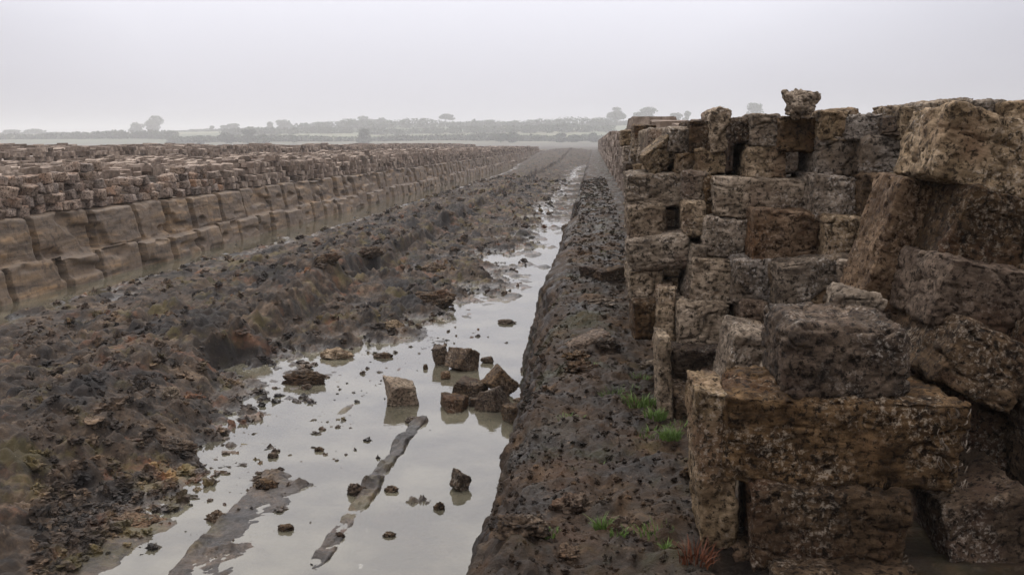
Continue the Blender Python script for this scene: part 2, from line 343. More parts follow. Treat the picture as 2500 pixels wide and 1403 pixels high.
SHORE0 = 0
SHORE = [(2.5, -2.1), (3.87, -2.0), (4.9, -1.82), (5.6, -1.68), (6.2, -1.85), (7.0, -2.0), (7.7, -1.8), (8.3, -1.40), (9.3, -1.28), (10.5, -1.05), (12, -.80), (13, -.98), (14, -.86),
         (15.2, -.98), (16.3, -.70), (17.6, -.98), (19.4, -.86), (20.5, -.75), (22.7, -1.0), (24, -.9), (26, -1.1), (31, -.8), (38, -1.0), (48, -.8), (62, -.9), (90, -.35), (140, -.35)]
def g2(x, y, cx, cy, sx, sy): return np.exp(-((x - cx) / sx) ** 2 - ((y - cy) / sy) ** 2)
def mudz(x, y, fine=True):
    s = lerp_tab(y, SHORE) + 0.22 * fbm2(x * 1.3, y * 1.6, 4, 5) * 2 * sstep(3, 6, y)
    # cross section of the mid strip: left ditch, gentle rise, cut step, low shelf, shore, water bed
    stepx = -2.84 + 0.16 * fbm2(y * 0.9, y * 0 + 3, 3, 9) + 0.12 * fbm2(y * 3.1, x * 1.5 + 3, 4, 19) + .09 * (noise2(np.floor(y * 2.3) + .5, y * 0, 5))
    left = lerp_tab(x, [(-7, -.09), (-6.25, -.06), (-6.0, -.035), (-5.6, -.03), (-5.45, .005), (-5.0, .08), (-4.2, .13), (-3.4, .20), (-2.7, .27)])
    lw = sstep(-4.2, -5.2, x) * (.7 + .3 * sstep(17, 23, y)) * sstep(80, 60, y)
    left = left * (1 - lw) + np.minimum(left, .012) * lw
    d = s - x                                     # distance left of the shore
    far = sstep(18, 24, y)
    right = np.where(d < 0, np.maximum(d * 0.16, -.07 + .03 * sstep(10, 13, y) + .088 * far), np.clip(d * .012, 0, .012) + np.clip(d - .55, 0, 2) * 0.07)
    ew = .03 + .06 * sstep(0, .3, noise2(y * .8, y * 0, 29)) + .5 * sstep(7.0, 5.6, y)
    w = sstep(-ew, ew, x - stepx)
    z = left * (1 - w) + np.minimum(right, 0.085) * w
    # rut along the foot of the step further away
    z -= 0.10 * np.exp(-((x - stepx + 0.40) / 0.13) ** 2) * sstep(11, 12.5, y) * (1 - sstep(17, 22, y))
    z = z + .10 * sstep(.45, .1, np.abs(x - stepx)) * fbm2(x * 7, y * 5, 4, 37, .6) * sstep(5.6, 7, y)
    land = sstep(-0.25, 0.75, d)
    am = np.maximum(np.maximum(0.10 + 0.90 * land, .26 * sstep(10, 13, y)), .55 * far)
    am = np.where(x < -5.7, np.maximum(am * sstep(-6.0, -5.6, x), .10), am)
    am = am * (1 - .72 * lw)
    broad = fbm2(x * 1.1, y * 0.55, 3, 21)
    z = z + am * 0.10 * broad
    z = z + am * 0.10 * fbm2(x * 3.3, y * 2.4, 3, 31)
    # scattered heaps: drag clumps
    k1, r1 = clods(x + 0.05 * noise2(x * 9, y * 9, 3), y * 0.8, 0.26, 41); k2, r2 = clods(x + 0.03 * noise2(x * 20, y * 20, 4), y * 0.85, 0.105, 51)
    m1 = sstep(0.45, 1.0, r1) * sstep(-.25, .25, noise2(x * .9, y * .7, 77) + .12)
    z = z + am * (0.11 * k1 * m1 + 0.055 * k2 * sstep(.3, .9, r2))
    if fine:
        k3, r3 = clods(x, y, 0.042, 61)
        z = z + am * (0.014 * k3 + 0.042 * fbm2(x * 13, y * 11, 4, 71, 0.6))
    z = z - 0.045 * am * sstep(0.9, 0.1, d)
    z = z - 0.07 * sstep(-5.0, -5.5, x) * sstep(15, 21, y) * sstep(75, 60, y)
    z = z + .82 * sstep(72, 125, y)
    # near corner: mound of black peat
    z = z + 0.13 * g2(x, y, -2.75, 5.0, .55, .9) + 0.07 * g2(x, y, -2.25, 3.7, .3, .4)
    # silted wheel marks standing out of the shallow water
    nn = fbm2(x * 15, y * 13, 4, 81, .7)
    e = 1.0 * sstep(0.075, 0.03, np.abs(x + 1.075 - 0.02 * (y - 5.2) + .03 * fbm2(x * 3 + 7, y * 5, 3, 88))) * sstep(3.2, 3.9, y) * sstep(6.0, 5.85, y)
    z = z + e * (0.070 + 0.022 * nn + 0.006 + 0.006 * sstep(4.5, 4.9, y) + 0.022 * g2(x, y, -1.03, 5.85, .1, .12) + 0.03 * g2(x, y, -1.1, 4.65, .1, .12))
    bar = sstep(-1.72, -1.66, x) * sstep(-1.28, -1.46, x) * sstep(5.1, 4.5, y)
    z = z + bar * (0.066 + 0.012 * nn)
    bar2 = sstep(0.10, 0.0, np.abs(x + 1.52 - 0.10 * (y - 6.6))) * sstep(5.6, 6.1, y) * sstep(8.2, 7.2, y)
    z = z + bar2 * (0.066 + 0.014 * nn)
    z = z + 0.045 * g2(x, y, -1.33, 4.66, .19, .05) * (1 + .9 * nn) + 0.03 * g2(x, y, -1.62, 4.75, .07, .09) * (1 + nn)
    z = z + 0.078 * g2(x, y, -.82, 4.47, .10, .07) * (1 + 1.5 * nn) + 0.02 * g2(x, y, -1.55, 3.85, .15, .07) * (1 + nn)
    return z
def logspace(a, b, st): return np.exp(np.arange(math.log(a), math.log(b) + st, st))
ys = logspace(3.0, 135, 0.0036)
xs = np.concatenate([np.arange(-6.75, -2.6, 0.0125), np.arange(-2.6, -0.25, 0.0075)])
YY, XX = np.meshgrid(ys, xs, indexing='ij')
ZZ = mudz(XX, YY)
jx = 0.006 * fbm2(XX * 22, YY * 19, 2, 91)
V = np.stack([XX + jx, YY, ZZ], -1).reshape(-1, 3)
o = obj('mud_terrain', mesh_np('mud_terrain', V, grid_faces(len(ys), len(xs))), M['mud']); tag(o, kind='structure')

# water sheets
wv = []
o = obj('water', mesh_np('water', [(-6.75, 1.5, 0), (-.25, 1.5, 0), (-.25, 100, 0), (-6.75, 100, 0)], [(0, 1, 2, 3)]), M['water']); tag(o, kind='structure')

# right bank: a swept cross-section roughened by noise
def bank_xz(t):
    P = np.array([(0, -.46, -.35), (.12, -.435, -.02), (.30, -.375, .25), (.52, -.29, .60), (.66, -.235, .79), (.76, -.17, .85), (1.0, .12, .85), (1.4, .6, .85), (2.2, 3, .84), (3, 14, .82)])
    return np.interp(t, P[:, 0], P[:, 1]), np.interp(t, P[:, 0], P[:, 2])
def bank_surf(t, y):
    x0, z0 = bank_xz(t)
    face = sstep(0.80, 0.6, t)
    nx, nz = -face, 1 - 0.75 * face
    d = 0.055 * fbm3(x0 * 5, y * 4, z0 * 5, 4, 101) + 0.022 * fbm3(x0 * 26, y * 22, z0 * 26, 3, 111, .6)
    kk, rr = clods(x0 + z0 * .9, y, 0.075, 121); d = d + 0.012 * kk * sstep(.4, .9, rr)
    k2, r2 = clods(x0 + z0 * .9, y, 0.032, 131); d = d + 0.007 * k2
    # cut marks: leaning slabs left in the face further on
    sl = sstep(0.2, 0.45, np.abs(((y * 0.9 + z0 * 0.5) % 1.0) - .5)) * sstep(10, 13, y) * face
    d = d - 0.07 * sl
    wob = 0.11 * fbm2(y * .8, y * 0 + 2, 3, 141) * face + 0.02 * fbm2(y * 3.5, y * 0 + 5, 3, 142) * face
    lump = 0.05 * g2(x0, y, .05, 4.6, .22, .8) * (1 - face)
    return x0 + nx * d + wob, z0 + nz * d + lump
yb = logspace(1.1, 135, 0.0042)
tb = np.concatenate([np.linspace(0, 1.05, 150), np.linspace(1.06, 1.4, 24), np.linspace(1.45, 3, 14)])
YB, TB = np.meshgrid(yb, tb, indexing='ij')
XB, ZB = bank_surf(TB, YB)
o = obj('right_bank_terrain', mesh_np('right_bank', np.stack([XB, YB, ZB], -1).reshape(-1, 3), grid_faces(len(yb), len(tb))), M['bank']); tag(o, kind='structure')
def bankz(x, y):
    t = np.interp(x, [-.46, -.435, -.375, -.29, -.235, -.17, .12, .6, 3], [0, .12, .30, .52, .66, .76, 1.0, 1.4, 2.2])
    a, b = bank_surf(np.atleast_1d(float(t)), np.atleast_1d(float(y))); return float(b[0])

# left bank: cut in two tiers, split by leaning knife cuts
cuts_hi = [8.2]; cuts_lo = [8.0]
r_ = random.Random(5)
while cuts_hi[-1] < 135: cuts_hi.append(cuts_hi[-1] + r_.choice([.75, .95, 1.1, 1.15, 1.5]) * r_.uniform(.9, 1.1))
while cuts_lo[-1] < 135: cuts_lo.append(cuts_lo[-1] + r_.uniform(.75, 1.2))
cuts_hi = np.array(cuts_hi); cuts_lo = np.array(cuts_lo)
def groove(y, cuts, w):
    i = np.clip(np.searchsorted(cuts, y), 1, len(cuts) - 1)
    d0 = y - cuts[i - 1]; d1 = cuts[i] - y
    k = np.where(d0 < d1, i - 1, i); d = np.minimum(d0, d1)
    ww = w * (0.35 + 1.4 * hsh(k, k * 0, k * 0, 3)); seg = hsh(i, i * 0, i * 0, 8)
    return sstep(ww, ww * .7, d), seg
yl = np.concatenate([logspace(8.5, 40, 0.0015), logspace(40.1, 135, 0.003)])
PL = np.array([(0, -6.12, -.3), (.1, -6.19, -.02), (.12, -6.20, .0), (.42, -6.245, .33), (.46, -6.27, .352), (.56, -6.33, .356), (.60, -6.34, .38), (1.0, -6.42, .84), (1.04, -6.46, .865), (1.2, -7.0, .87), (2, -14, .87), (3, -240, .87)])
tl = np.concatenate([np.linspace(0, .42, 22), np.linspace(.43, .62, 12), np.linspace(.63, 1.06, 30), np.linspace(1.1, 2, 12), [2.3, 3]])
YL, TL = np.meshgrid(yl, tl, indexing='ij')
X0 = np.interp(TL, PL[:, 0], PL[:, 1]); Z0 = np.interp(TL, PL[:, 0], PL[:, 2])
gh, sh = groove(YL + 0.12 * (Z0 - .4), cuts_hi, .07); gl_, s_lo = groove(YL + 0.1 * Z0, cuts_lo, .06)
hi = sstep(.55, .62, TL) * sstep(1.12, 1.03, TL); lo = sstep(.05, .12, TL) * sstep(.50, .43, TL)
X1 = X0 - hi * (0.55 * gh + 0.07 * (sh - .5)) - lo * (0.5 * gl_ + 0.08 * (s_lo - .5))
X1 = X1 + 0.028 * fbm3(X0 * 2, YL * 1.6, Z0 * 5, 5, 201, .6)
bite = sstep(.12, .3, noise3(X0 * 0 + 2, YL * 2.7, Z0 * 6.5, 207)) * (hi + lo)
X1 = X1 - 0.07 * bite + .012 * fbm3(X0 * 14, YL * 14, Z0 * 22, 3, 209) * np.clip(fbm3(X0 * 3, YL * 7, Z0 * 12, 3, 208) + .5, 0, 1)
Z1 = Z0 + sstep(.38, .45, TL) * sstep(.62, .5, TL) * (0.10 * (s_lo - .5)) + sstep(.9, 1.02, TL) * (0.05 * (sh - .5)) + 0.02 * fbm2(X0 * 3, YL * 3, 3, 211)
Z1 = Z1 - lo * 0.0
o = obj('left_bank_terrain', mesh_np('left_bank', np.stack([X1, YL, Z1], -1).reshape(-1, 3), grid_faces(len(yl), len(tl))), M['cut']); tag(o, kind='structure')

# far bog and low hills
hx = np.linspace(-900, 900, 181); hy = np.concatenate([np.linspace(118, 640, 80), np.linspace(650, 1400, 40)])
HY, HX = np.meshgrid(hy, hx, indexing='ij')
def hillz(x, y):
    u = x / np.maximum(y, 1) * FPX + 1450
    crest = np.interp(x / 1.5, [-900, -254, -200, -140, -78, 0, 100, 900], [2.5, 3.3, 4.4, 5.4, 7.2, 7.6, 8.4, 12]) * 1.5 + CAMZ
    r = sstep(330, 640, y)
    f = 1 - 0.8 * sstep(650, 1200, y)
    return 0.80 + (crest - 0.8) * r * f + 1.2 * fbm2(x * .012, y * .012, 3, 301) * sstep(260, 420, y)
HZ = hillz(HX, HY)
o = obj('hills', mesh_np('hills', np.stack([HX, HY, HZ], -1).reshape(-1, 3), grid_faces(len(hy), len(hx))), M['hill']); tag(o, kind='structure')

# ------------------------------------------------------------------ peat block meshes
_lat = {}
def cube_lattice(n):
    if n in _lat: return _lat[n]
    idx = {}; P = []; F = []
    def vid(i, j, k):
        key = (i, j, k)
        if key not in idx: idx[key] = len(P); P.append((i / n * 2 - 1, j / n * 2 - 1, k / n * 2 - 1))
        return idx[key]
    for a in range(n):
        for b in range(n):
            F.append((vid(a, b, 0), vid(a, b + 1, 0), vid(a + 1, b + 1, 0), vid(a + 1, b, 0)))
            F.append((vid(a, b, n), vid(a + 1, b, n), vid(a + 1, b + 1, n), vid(a, b + 1, n)))
            F.append((vid(a, 0, b), vid(a + 1, 0, b), vid(a + 1, 0, b + 1), vid(a, 0, b + 1)))
            F.append((vid(a, n, b), vid(a, n, b + 1), vid(a + 1, n, b + 1), vid(a + 1, n, b)))
            F.append((vid(0, a, b), vid(0, a, b + 1), vid(0, a + 1, b + 1), vid(0, a + 1, b)))
            F.append((vid(n, a, b), vid(n, a + 1, b), vid(n, a + 1, b + 1), vid(n, a, b + 1)))
    _lat[n] = (np.array(P, dtype=float), np.array(F, dtype=np.int32)); return _lat[n]
def block_verts(w, d, h, n, seed, rough=1.0, r=0.009, warp=0.055, crack=1.0, peak=0.0):
    P, F = cube_lattice(n); rr = np.random.default_rng(seed)
    half = np.array([w, d, h]) / 2; r = min(r, half.min() * .6)
    q = P * half; inner = np.clip(q, -(half - r), half - r); dd = q - inner
    L = np.linalg.norm(dd, axis=1, keepdims=True); L[L == 0] = 1
    nrm = dd / L; q = inner + nrm * r
    # warp the eight corners
    co = rr.uniform(-1, 1, (2, 2, 2, 3)) * half * 2 * warp
    T = (P + 1) / 2; D = 0
    for i in (0, 1):
        for j in (0, 1):
            for k in (0, 1):
                wgt = np.abs(1 - i - T[:, 0]) * np.abs(1 - j - T[:, 1]) * np.abs(1 - k - T[:, 2])
                D = D + wgt[:, None] * co[i, j, k]
    q = q + D
    s = int(seed) % 9973
    x, y, z = q[:, 0] + s * .37, q[:, 1] + s * .11, q[:, 2]
    edge = np.sort(np.abs(q) / half, axis=1)[:, 1]          # near an edge when the 2nd largest is ~1
    chip = sstep(.82, 1.0, edge)
    dsp = rough * (0.009 * fbm3(x * 11, y * 11, z * 11, 3, 5) + 0.008 * fbm3(x * 46, y * 42, z * 42, 3, 9, .65))
    dsp = dsp - rough * chip * 0.024 * np.clip(fbm3(x * 22, y * 22, z * 22, 3, 13) + .15, 0, 1)
    cn = np.abs(fbm3(x * 9, y * 9, z * 13, 2, 23)); cn2 = np.abs(fbm3(x * 17, y * 17, z * 17, 2, 33))
    dsp = dsp - crack * (0.010 * sstep(.035, .0, cn) + 0.005 * sstep(.04, .0, cn2))
    q = q + nrm * dsp[:, None]
    if peak: q[:, 2] += peak * np.exp(-((P[:, 0] + .1) / .5) ** 2) * sstep(.2, 1, P[:, 2])
    return q, F
BLK = [0]
def place_block(c, w, d, h, mat, label, roll=0, yaw=0, pitch=0, n=22, seed=None, name='peat_block', group='peat blocks in the right-hand pile', **kw):
    BLK[0] += 1; seed = seed or BLK[0] * 31 + 5
    q, F = block_verts(w, d, h, n, seed, **kw)
    o = obj(name, mesh_np(name, q, F), M[mat]); o.location = c
    o.rotation_euler = Euler((math.radians(pitch), math.radians(roll), math.radians(yaw)), 'XYZ')
    tag(o, label, 'peat block' if name != 'peat_clod' else 'peat clod', group); return o
def pblock(u0, v0, u1, v1, D, mat, label, roll=0, yaw=0, pitch=0, L=0.38, n=30, **kw):
    """front face seen at the photo box, its centre D metres along the trench"""
    if D < 0: D = 3.80 - (u0 + u1 - 3080) * .5 * .00078 + D * .085          # -row: on the battered wall face
    w = (u1 - u0) * D / FPX; h = (v1 - v0) * D / FPX
    c = at((u0 + u1) / 2, (v0 + v1) / 2, D)
    R = Euler((math.radians(pitch), math.radians(roll), math.radians(yaw)), 'XYZ').to_matrix()
    c = c + R @ Vector((0, L / 2, 0))
    return place_block(c, w + .004, L, h + .004, mat, label, roll, yaw, pitch, n, **kw)

B = [
 # u0, v0, u1, v1, D, mat, label, opts           -- top course, left to right
 (1518, 318, 1548, 356, 6.8, 'tan', 'small tan peat block at the far left top corner of the near pile', {}),
 (1524, 358, 1545, 398, 6.6, 'tan', 'narrow tan peat block under the far left top corner of the pile', {}),
 (1546, 334, 1581, 372, 6.0, 'tan', 'small square-faced block left of a little black hole near the pile top', dict(roll=4)),
 (1541, 372, 1567, 398, 5.9, 'grey', 'small pale grey tilted peat block wedged behind the sloping slab', dict(roll=12)),
 (1528, 398, 1562, 428, 5.6, 'dark', 'small dark peat block on the left rim behind the sloping slab', {}),
 (1548, 306, 1600, 334, 5.6, 'dark', 'thin dark peat block capping the pile left of the upright tan block', {}),
 (1588, 312, 1640, 360, 5.0, 'tan', 'brown peat block standing above the sloping slab', {}),
 (1572, 352, 1656, 408, -0.01, 'tan', 'long tan slab leaning steeply to the left near the pile top', dict(roll=-38, L=.3)),
 (1634, 312, 1684, 372, -0.01, 'grey', 'grey-brown block just right of the leaning slab, top course', {}),
 (1684, 298, 1742, 370, -0.01, 'dark', 'dark mossy peat block in the top course with white specks', {}),
 (1738, 272, 1784, 370, -0.01, 'tan', 'upright tan block with a rounded peak on the pile top', dict(peak=.012)),
 (1652, 372, 1706, 424, -0.01, 'grey', 'broken grey peat lump between slab and sunlit-topped block', dict(warp=.16)),
 (1702, 368, 1776, 424, -0.01, 'tan', 'squat block with a pale top under the dark mossy block', {}),
 (1774, 318, 1792, 424, -0.01, 'dark', 'thin upright slab edge beside the black gap', dict(L=.25)),
 (1790, 290, 1836, 348, -0.01, 'dark', 'dark block over the black gap in the top course', {}),
 (1834, 284, 1904, 354, -0.01, 'grey', 'grey cracked block in the top course left of the pillar-like block', {}),
 (1822, 356, 1922, 434, -0.01, 'tan', 'wide tan block with chipped right edge above the long beam block', {}),
 (1908, 284, 2004, 368, -0.01, 'dark', 'dark grey-faced block with a pale top that carries the loose clod', dict(L=.36)),
 (2006, 270, 2092, 345, -0.01, 'tan', 'reddish tan block in the top course right of the clod', {}),
 (2076, 282, 2160, 340, -0.01, 'grey', 'grey streaked block in the top course with a flat top', {}),
 (2004, 334, 2106, 430, -0.01, 'grey', 'pale grey crusted square block directly right of the black notch', {}),
 (2110, 332, 2258, 428, -0.01, 'grey', 'wide grey block with rough crust and rounded left shoulder', dict(r=.03)),
 (2150, 282, 2204, 330, -0.01, 'dark', 'small dark broken block with a pointed top', dict(warp=.18)),
 (2198, 262, 2252, 342, -0.01, 'tan', 'brown upright block left of the top black hole', dict(roll=3)),
 (2244, 250, 2302, 330, -0.01, 'grey', 'grey-brown block roofing the top black hole', dict(roll=-3)),
 (2296, 243, 2372, 320, -0.01, 'tan', 'block with a mossy knob at the highest point of the pile', {}),
 (2372, 250, 2450, 330, -0.01, 'tan', 'weathered block in the back row at upper right', {}),
 (2450, 248, 2530, 340, -0.01, 'tan', 'weathered back row block cut by the right edge of the photo, top', {}),
 (2256, 362, 2312, 430, -0.01, 'tan', 'recessed brown block below the top black hole', {}),
 (2305, 284, 2545, 462, 2.35, 'tan', 'huge smooth grey-brown slab tilting down to the right at upper right', dict(roll=14, n=34, L=.30, crack=1.3)),
 # second course
 (1534, 428, 1682, 502, -1.01, 'grey', 'wide grey block with flaky crust at the left end of the second course', {}),
 (1668, 422, 1726, 494, -1.01, 'tan', 'upright tan block in the second course beside jumbled dark bits', {}),
 (1722, 432, 1758, 530, -1.01, 'dark', 'narrow crumbling dark block in the second course', dict(warp=.14)),
 (1754, 438, 1990, 530, -1.01, 'tan', 'long beam-like tan block across the middle of the second course', dict(n=30)),
 (1985, 434, 2100, 536, -1.01, 'grey', 'mottled grey block left of the tall vertical black gap', {}),
 (2114, 432, 2212, 540, -1.01, 'dark', 'dark speckled block right of the tall vertical black gap', {}),
 (2206, 430, 2352, 520, -1.01, 'tan', 'brown block tucked above the tall leaning sod', {}),
 # third course
 (1538, 500, 1626, 578, -2.01, 'tan', 'square tan block left of the square black window', dict(roll=-5)),
 (1670, 492, 1724, 580, -2.01, 'tan', 'block right of the square black window', {}),
 (1718, 532, 1826, 634, -2.01, 'tan', 'pale square block left of the narrow vertical slit', dict(roll=2)),
 (1846, 518, 2034, 642, -2.01, 'rust', 'broad orange-brown cracked block in the pile centre', dict(n=30, crack=1.4)),
 (2020, 534, 2112, 640, -2.01, 'tan', 'plain brown block right of the orange-brown block', {}),
 (2112, 540, 2170, 640, -2.01, 'dark', 'recessed dark block behind the tall leaning sod', {}),
 (2158, 446, 2306, 780, 2.5, 'rust', 'tall reddish sod leaning right with a pale left edge', dict(roll=13, n=32, L=.26)),
 (2335, 478, 2530, 664, 2.3, 'dark', 'large mottled block leaning right at the right edge, below the huge slab', dict(roll=15, n=32)),
 # fourth course
 (1536, 578, 1690, 662, -3.01, 'tan', 'rounded pale block bulging from the left edge below the square window', dict(r=.035, roll=-7)),
 (1682, 600, 1718, 738, -3.01, 'tan', 'thin upright slab left of the two dark middle blocks', dict(roll=7, L=.3)),
 (1692, 634, 1794, 738, -3.01, 'tan', 'streaky block resting on the pale cracked square block', {}),
 (1794, 632, 1896, 742, -3.01, 'grey', 'grey block above the wide black gap', {}),
 (1540, 662, 1618, 738, -3.01, 'tan', 'small tan block with a black hole at its right shoulder', {}),
 (1898, 640, 2096, 776, 3.14, 'grey', 'large slate-grey block slumping toward the front', dict(roll=-7, n=32, crack=1.4)),
 (2052, 640, 2150, 712, -3.01, 'tan', 'crusty tan block between slumped block and leaning sod', {}),
 (2300, 654, 2520, 822, 2.2, 'rust', 'big reddish block with white fibre patch at the right edge', dict(roll=9, n=32)),
 # fifth course
 (1602, 704, 1648, 836, -4.01, 'tan', 'upright plank-like slab at the left edge of the pile middle', dict(roll=3, L=.3)),
 (1548, 738, 1606, 836, -4.01, 'dark', 'dark block low in the left edge behind the plank-like slab', {}),
 (1652, 740, 1780, 846, -4.01, 'tan', 'pale square block with cracked face left of the wide black gap', dict(n=28, crack=1.5)),
 (1812, 740, 1872, 830, -4.01, 'rust', 'small orange-brown block right of the wide black gap', {}),
 (1866, 752, 1922, 842, -4.01, 'dark', 'black rounded lump beside the small orange-brown block', dict(r=.05)),
 # sixth course
 (1640, 850, 1792, 962, -5.01, 'dark', 'dark brown block with a pale rim beneath the pale square block', dict(n=28)),
 (1610, 838, 1642, 1062, 3.0, 'tan', 'tall thin slab standing on the bank beside the grass', dict(L=.3, roll=-2)),
 (1782, 816, 1888, 970, 2.9, 'grey', 'grey-brown block leaning right in front of the dark block', dict(roll=10, n=28, L=.3)),
 (1876, 860, 1938, 985, 2.75, 'tan', 'narrow tan wedge left of the big front block', dict(roll=14, L=.25)),
 (1646, 966, 1726, 1070, 3.02, 'dark', 'dark bottom block above the bright green grass', {}),
 (1728, 958, 1800, 1060, 2.9, 'dark', 'dark hidden block behind the top of the tall front slab', {}),
 (1924, 800, 2232, 996, 1.97, 'dark', 'big rough block with crumbly top, set on the long front block', dict(n=40, r=.03, L=.30, rough=1.3)),
 (2040, 722, 2150, 800, 2.2, 'tan', 'pale pointed lump behind the top of the big rough block', dict(warp=.22, r=.06, L=.16, roll=8)),
 (2222, 850, 2340, 1010, 2.35, 'rust', 'red-brown block right of the big rough block', dict(n=28)),
 (2310, 818, 2520, 985, 2.1, 'dark', 'large mottled block tilted down to the right at mid right', dict(roll=24, n=34)),
 # seventh: front
 (1706, 962, 1794, 1345, 1.97, 'tan', 'tall narrow front slab with pale gritty side, lower left of the pile', dict(n=36, L=.22, roll=-5)),
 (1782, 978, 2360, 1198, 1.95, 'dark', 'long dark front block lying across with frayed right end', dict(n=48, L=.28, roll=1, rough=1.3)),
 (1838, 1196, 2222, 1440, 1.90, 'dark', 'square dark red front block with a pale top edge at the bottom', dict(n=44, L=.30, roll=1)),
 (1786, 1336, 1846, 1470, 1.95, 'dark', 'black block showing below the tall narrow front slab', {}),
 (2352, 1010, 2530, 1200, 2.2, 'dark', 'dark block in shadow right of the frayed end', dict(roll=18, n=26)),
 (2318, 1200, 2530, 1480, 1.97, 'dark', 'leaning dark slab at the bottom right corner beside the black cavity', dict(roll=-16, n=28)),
 (2200, 1395, 2330, 1470, 2.1, 'dark', 'block added on the cavity floor, coloured dark for its shade', {}),  # added to cover the floor; dark material stands in for deep shade
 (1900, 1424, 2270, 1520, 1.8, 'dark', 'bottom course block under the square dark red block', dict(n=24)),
 (2520, 470, 2800, 700, 2.3, 'grey', 'unseen large block added past the right edge for shade, upper', dict(roll=10)),  # this and the next three: added out of view to darken the pile
 (2520, 700, 2800, 980, 2.15, 'dark', 'unseen large block added past the right edge for shade, middle', dict(roll=14)),
 (2530, 980, 2800, 1240, 2.05, 'dark', 'unseen large block added past the right edge for shade, lower', {}),
 (2530, 1240, 2800, 1500, 2.0, 'dark', 'unseen large block added past the right edge for shade, bottom', {}),
 (2205, 1200, 2360, 1440, 2.2, 'dark', 'block added behind the lower right cavity, coloured dark for its shade', {}),  # added to block light; dark material deepens the cavity's shade
]
def fibres(parent, w, h, L, x0, x1, n, seed):
    rr = random.Random(seed); VV = []; FF = []
    for _ in range(n):
        x = rr.uniform(x0, x1) * w; z = rr.uniform(-.35, .5) * h; ln = rr.uniform(.006, .026); y = -L / 2 - rr.uniform(-.003, .005); wd = rr.uniform(.0004, .0011); dx = rr.uniform(-.1, .35)
        b = len(VV)
        for k in range(4):
            f = k / 3; px = x + dx * ln * f + .004 * math.sin(f * 5 + x * 90); pz = z - ln * f; py = y - .006 * math.sin(f * 3.1)
            VV += [(px - wd, py, pz), (px + wd, py - .001, pz)]
        for k in range(3): q = b + 2 * k; FF.append((q, q + 1, q + 3, q + 2))
    o = obj('frayed_fibres', mesh_np('frayed_fibres', np.array(VV), np.array(FF)), M['straw'], parent); return o
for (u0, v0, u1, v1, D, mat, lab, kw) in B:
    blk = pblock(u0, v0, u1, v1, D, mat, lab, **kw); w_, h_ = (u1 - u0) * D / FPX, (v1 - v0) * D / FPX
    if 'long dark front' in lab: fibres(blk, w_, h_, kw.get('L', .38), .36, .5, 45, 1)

# second layer of blocks behind the gaps, mostly dark so the gaps look shaded
k = 0
for (zc, tier) in ((.93, 'bottom'), (1.08, 'second'), (1.23, 'third'), (1.38, 'fourth'), (1.53, 'fifth'), (1.68, 'top')):
    for (x, y) in ((.36, 4.15), (.56, 4.05), (.76, 3.95), (.96, 3.8), (1.16, 3.6), (1.36, 3.4), (1.15, 2.85), (.95, 2.95), (.75, 3.05)):
        if zc > 1.3 and y < 3.1: continue
        px = x / y * FPX
        k += 1
        place_block(Vector((x + random.uniform(-.02, .02), y + .28, zc - .03)), .19, .38, .15, random.choice(['dark', 'dark', 'tan']), 'shaded block deep inside the right-hand pile, %s layer' % tier,
                    yaw=random.uniform(-6, 6), n=10, group='blocks deep inside the right-hand pile')

# ------------------------------------------------------------------ long right-hand stack running away
def faceX(y): return float(np.interp(y, [4, 8, 15, 200], [.20, .31, .50, .56]))
def topZ(y): return float(np.interp(y, [4, 8, 15, 30, 100], [1.80, 1.90, 2.0, 2.05, 2.05]))
PROTO = []
for q in range(7):
    v_, f_ = block_verts(.16, .36, .15, 9, 900 + q * 7, rough=.9, warp=.10, crack=.6)
    PROTO.append(mesh_np('peat_block', v_, f_)); PROTO[-1].materials.append(M['tan'])
LIT = [block_verts(1, 1, 1, 2, 700 + q, rough=0, warp=.09, crack=0, r=.08) for q in range(12)]
BOX = [block_verts(1, 1, 1, 1, 750 + q, rough=0, warp=.09, crack=0, r=.02) for q in range(12)]
class Mass:
    def __init__(s): s.V = []; s.F = []; s.n = 0
    def add(s, c, size, yaw, tilt, hi=True):
        q, F = random.choice(LIT if hi else BOX)
        q = q * np.array(size); cy, sy = math.cos(yaw), math.sin(yaw); ct, st = math.cos(tilt), math.sin(tilt)
        y2 = q[:, 1] * ct - q[:, 2] * st; z2 = q[:, 1] * st + q[:, 2] * ct; x2 = q[:, 0]
        s.V.append(np.stack([x2 * cy - y2 * sy + c[0], x2 * sy + y2 * cy + c[1], z2 + c[2]], -1)); s.F.append(F + s.n); s.n += len(q)
    def build(s, name, mat, label, cat):
        if not s.V: return
        o = obj(name, mesh_np(name, np.concatenate(s.V), np.concatenate(s.F), False), mat); tag(o, label, cat, kind='stuff'); return o
ORD = ['bottom', 'second', 'third', 'fourth', 'fifth', 'top', 'top', 'top']
rm = Mass(); cnt = 0; y = 4.5
cands = []
for course in range(8):
    y = 4.4 + random.uniform(0, .2)
    while y < 125:
        ends = random.random() < .75
        wy = .165 if ends else .36
        z = BZ + .075 + course * .152
        if z + .06 < topZ(y) and random.random() > .04:
            dx = random.uniform(-.03, .05)
            cands.append((y + wy / 2, faceX(y) + (.18 if ends else .08) + dx, z + random.uniform(-.01, .01), ends, course))
        y += wy + random.uniform(0, .02) + (0 if y < 30 else .1)
cands.sort()
for (y, x, z, ends, course) in cands:
    rot = (math.pi / 2 if ends else 0) + random.uniform(-.1, .1)
    if cnt < 48:
        o = bpy.data.objects.new('peat_block', random.choice(PROTO)); COL.objects.link(o); o.location = (x, y, z); o.rotation_euler = (random.uniform(-.05, .05), 0, rot); cnt += 1
        tag(o, 'small tan block end in the %s course of the stack running away behind the pile' % ORD[min(course, 5)], 'peat block', 'blocks of the stack running away on the right')
    else:
        rm.add((x, y, z), (.16, .36, .145), rot, 0, y < 25)
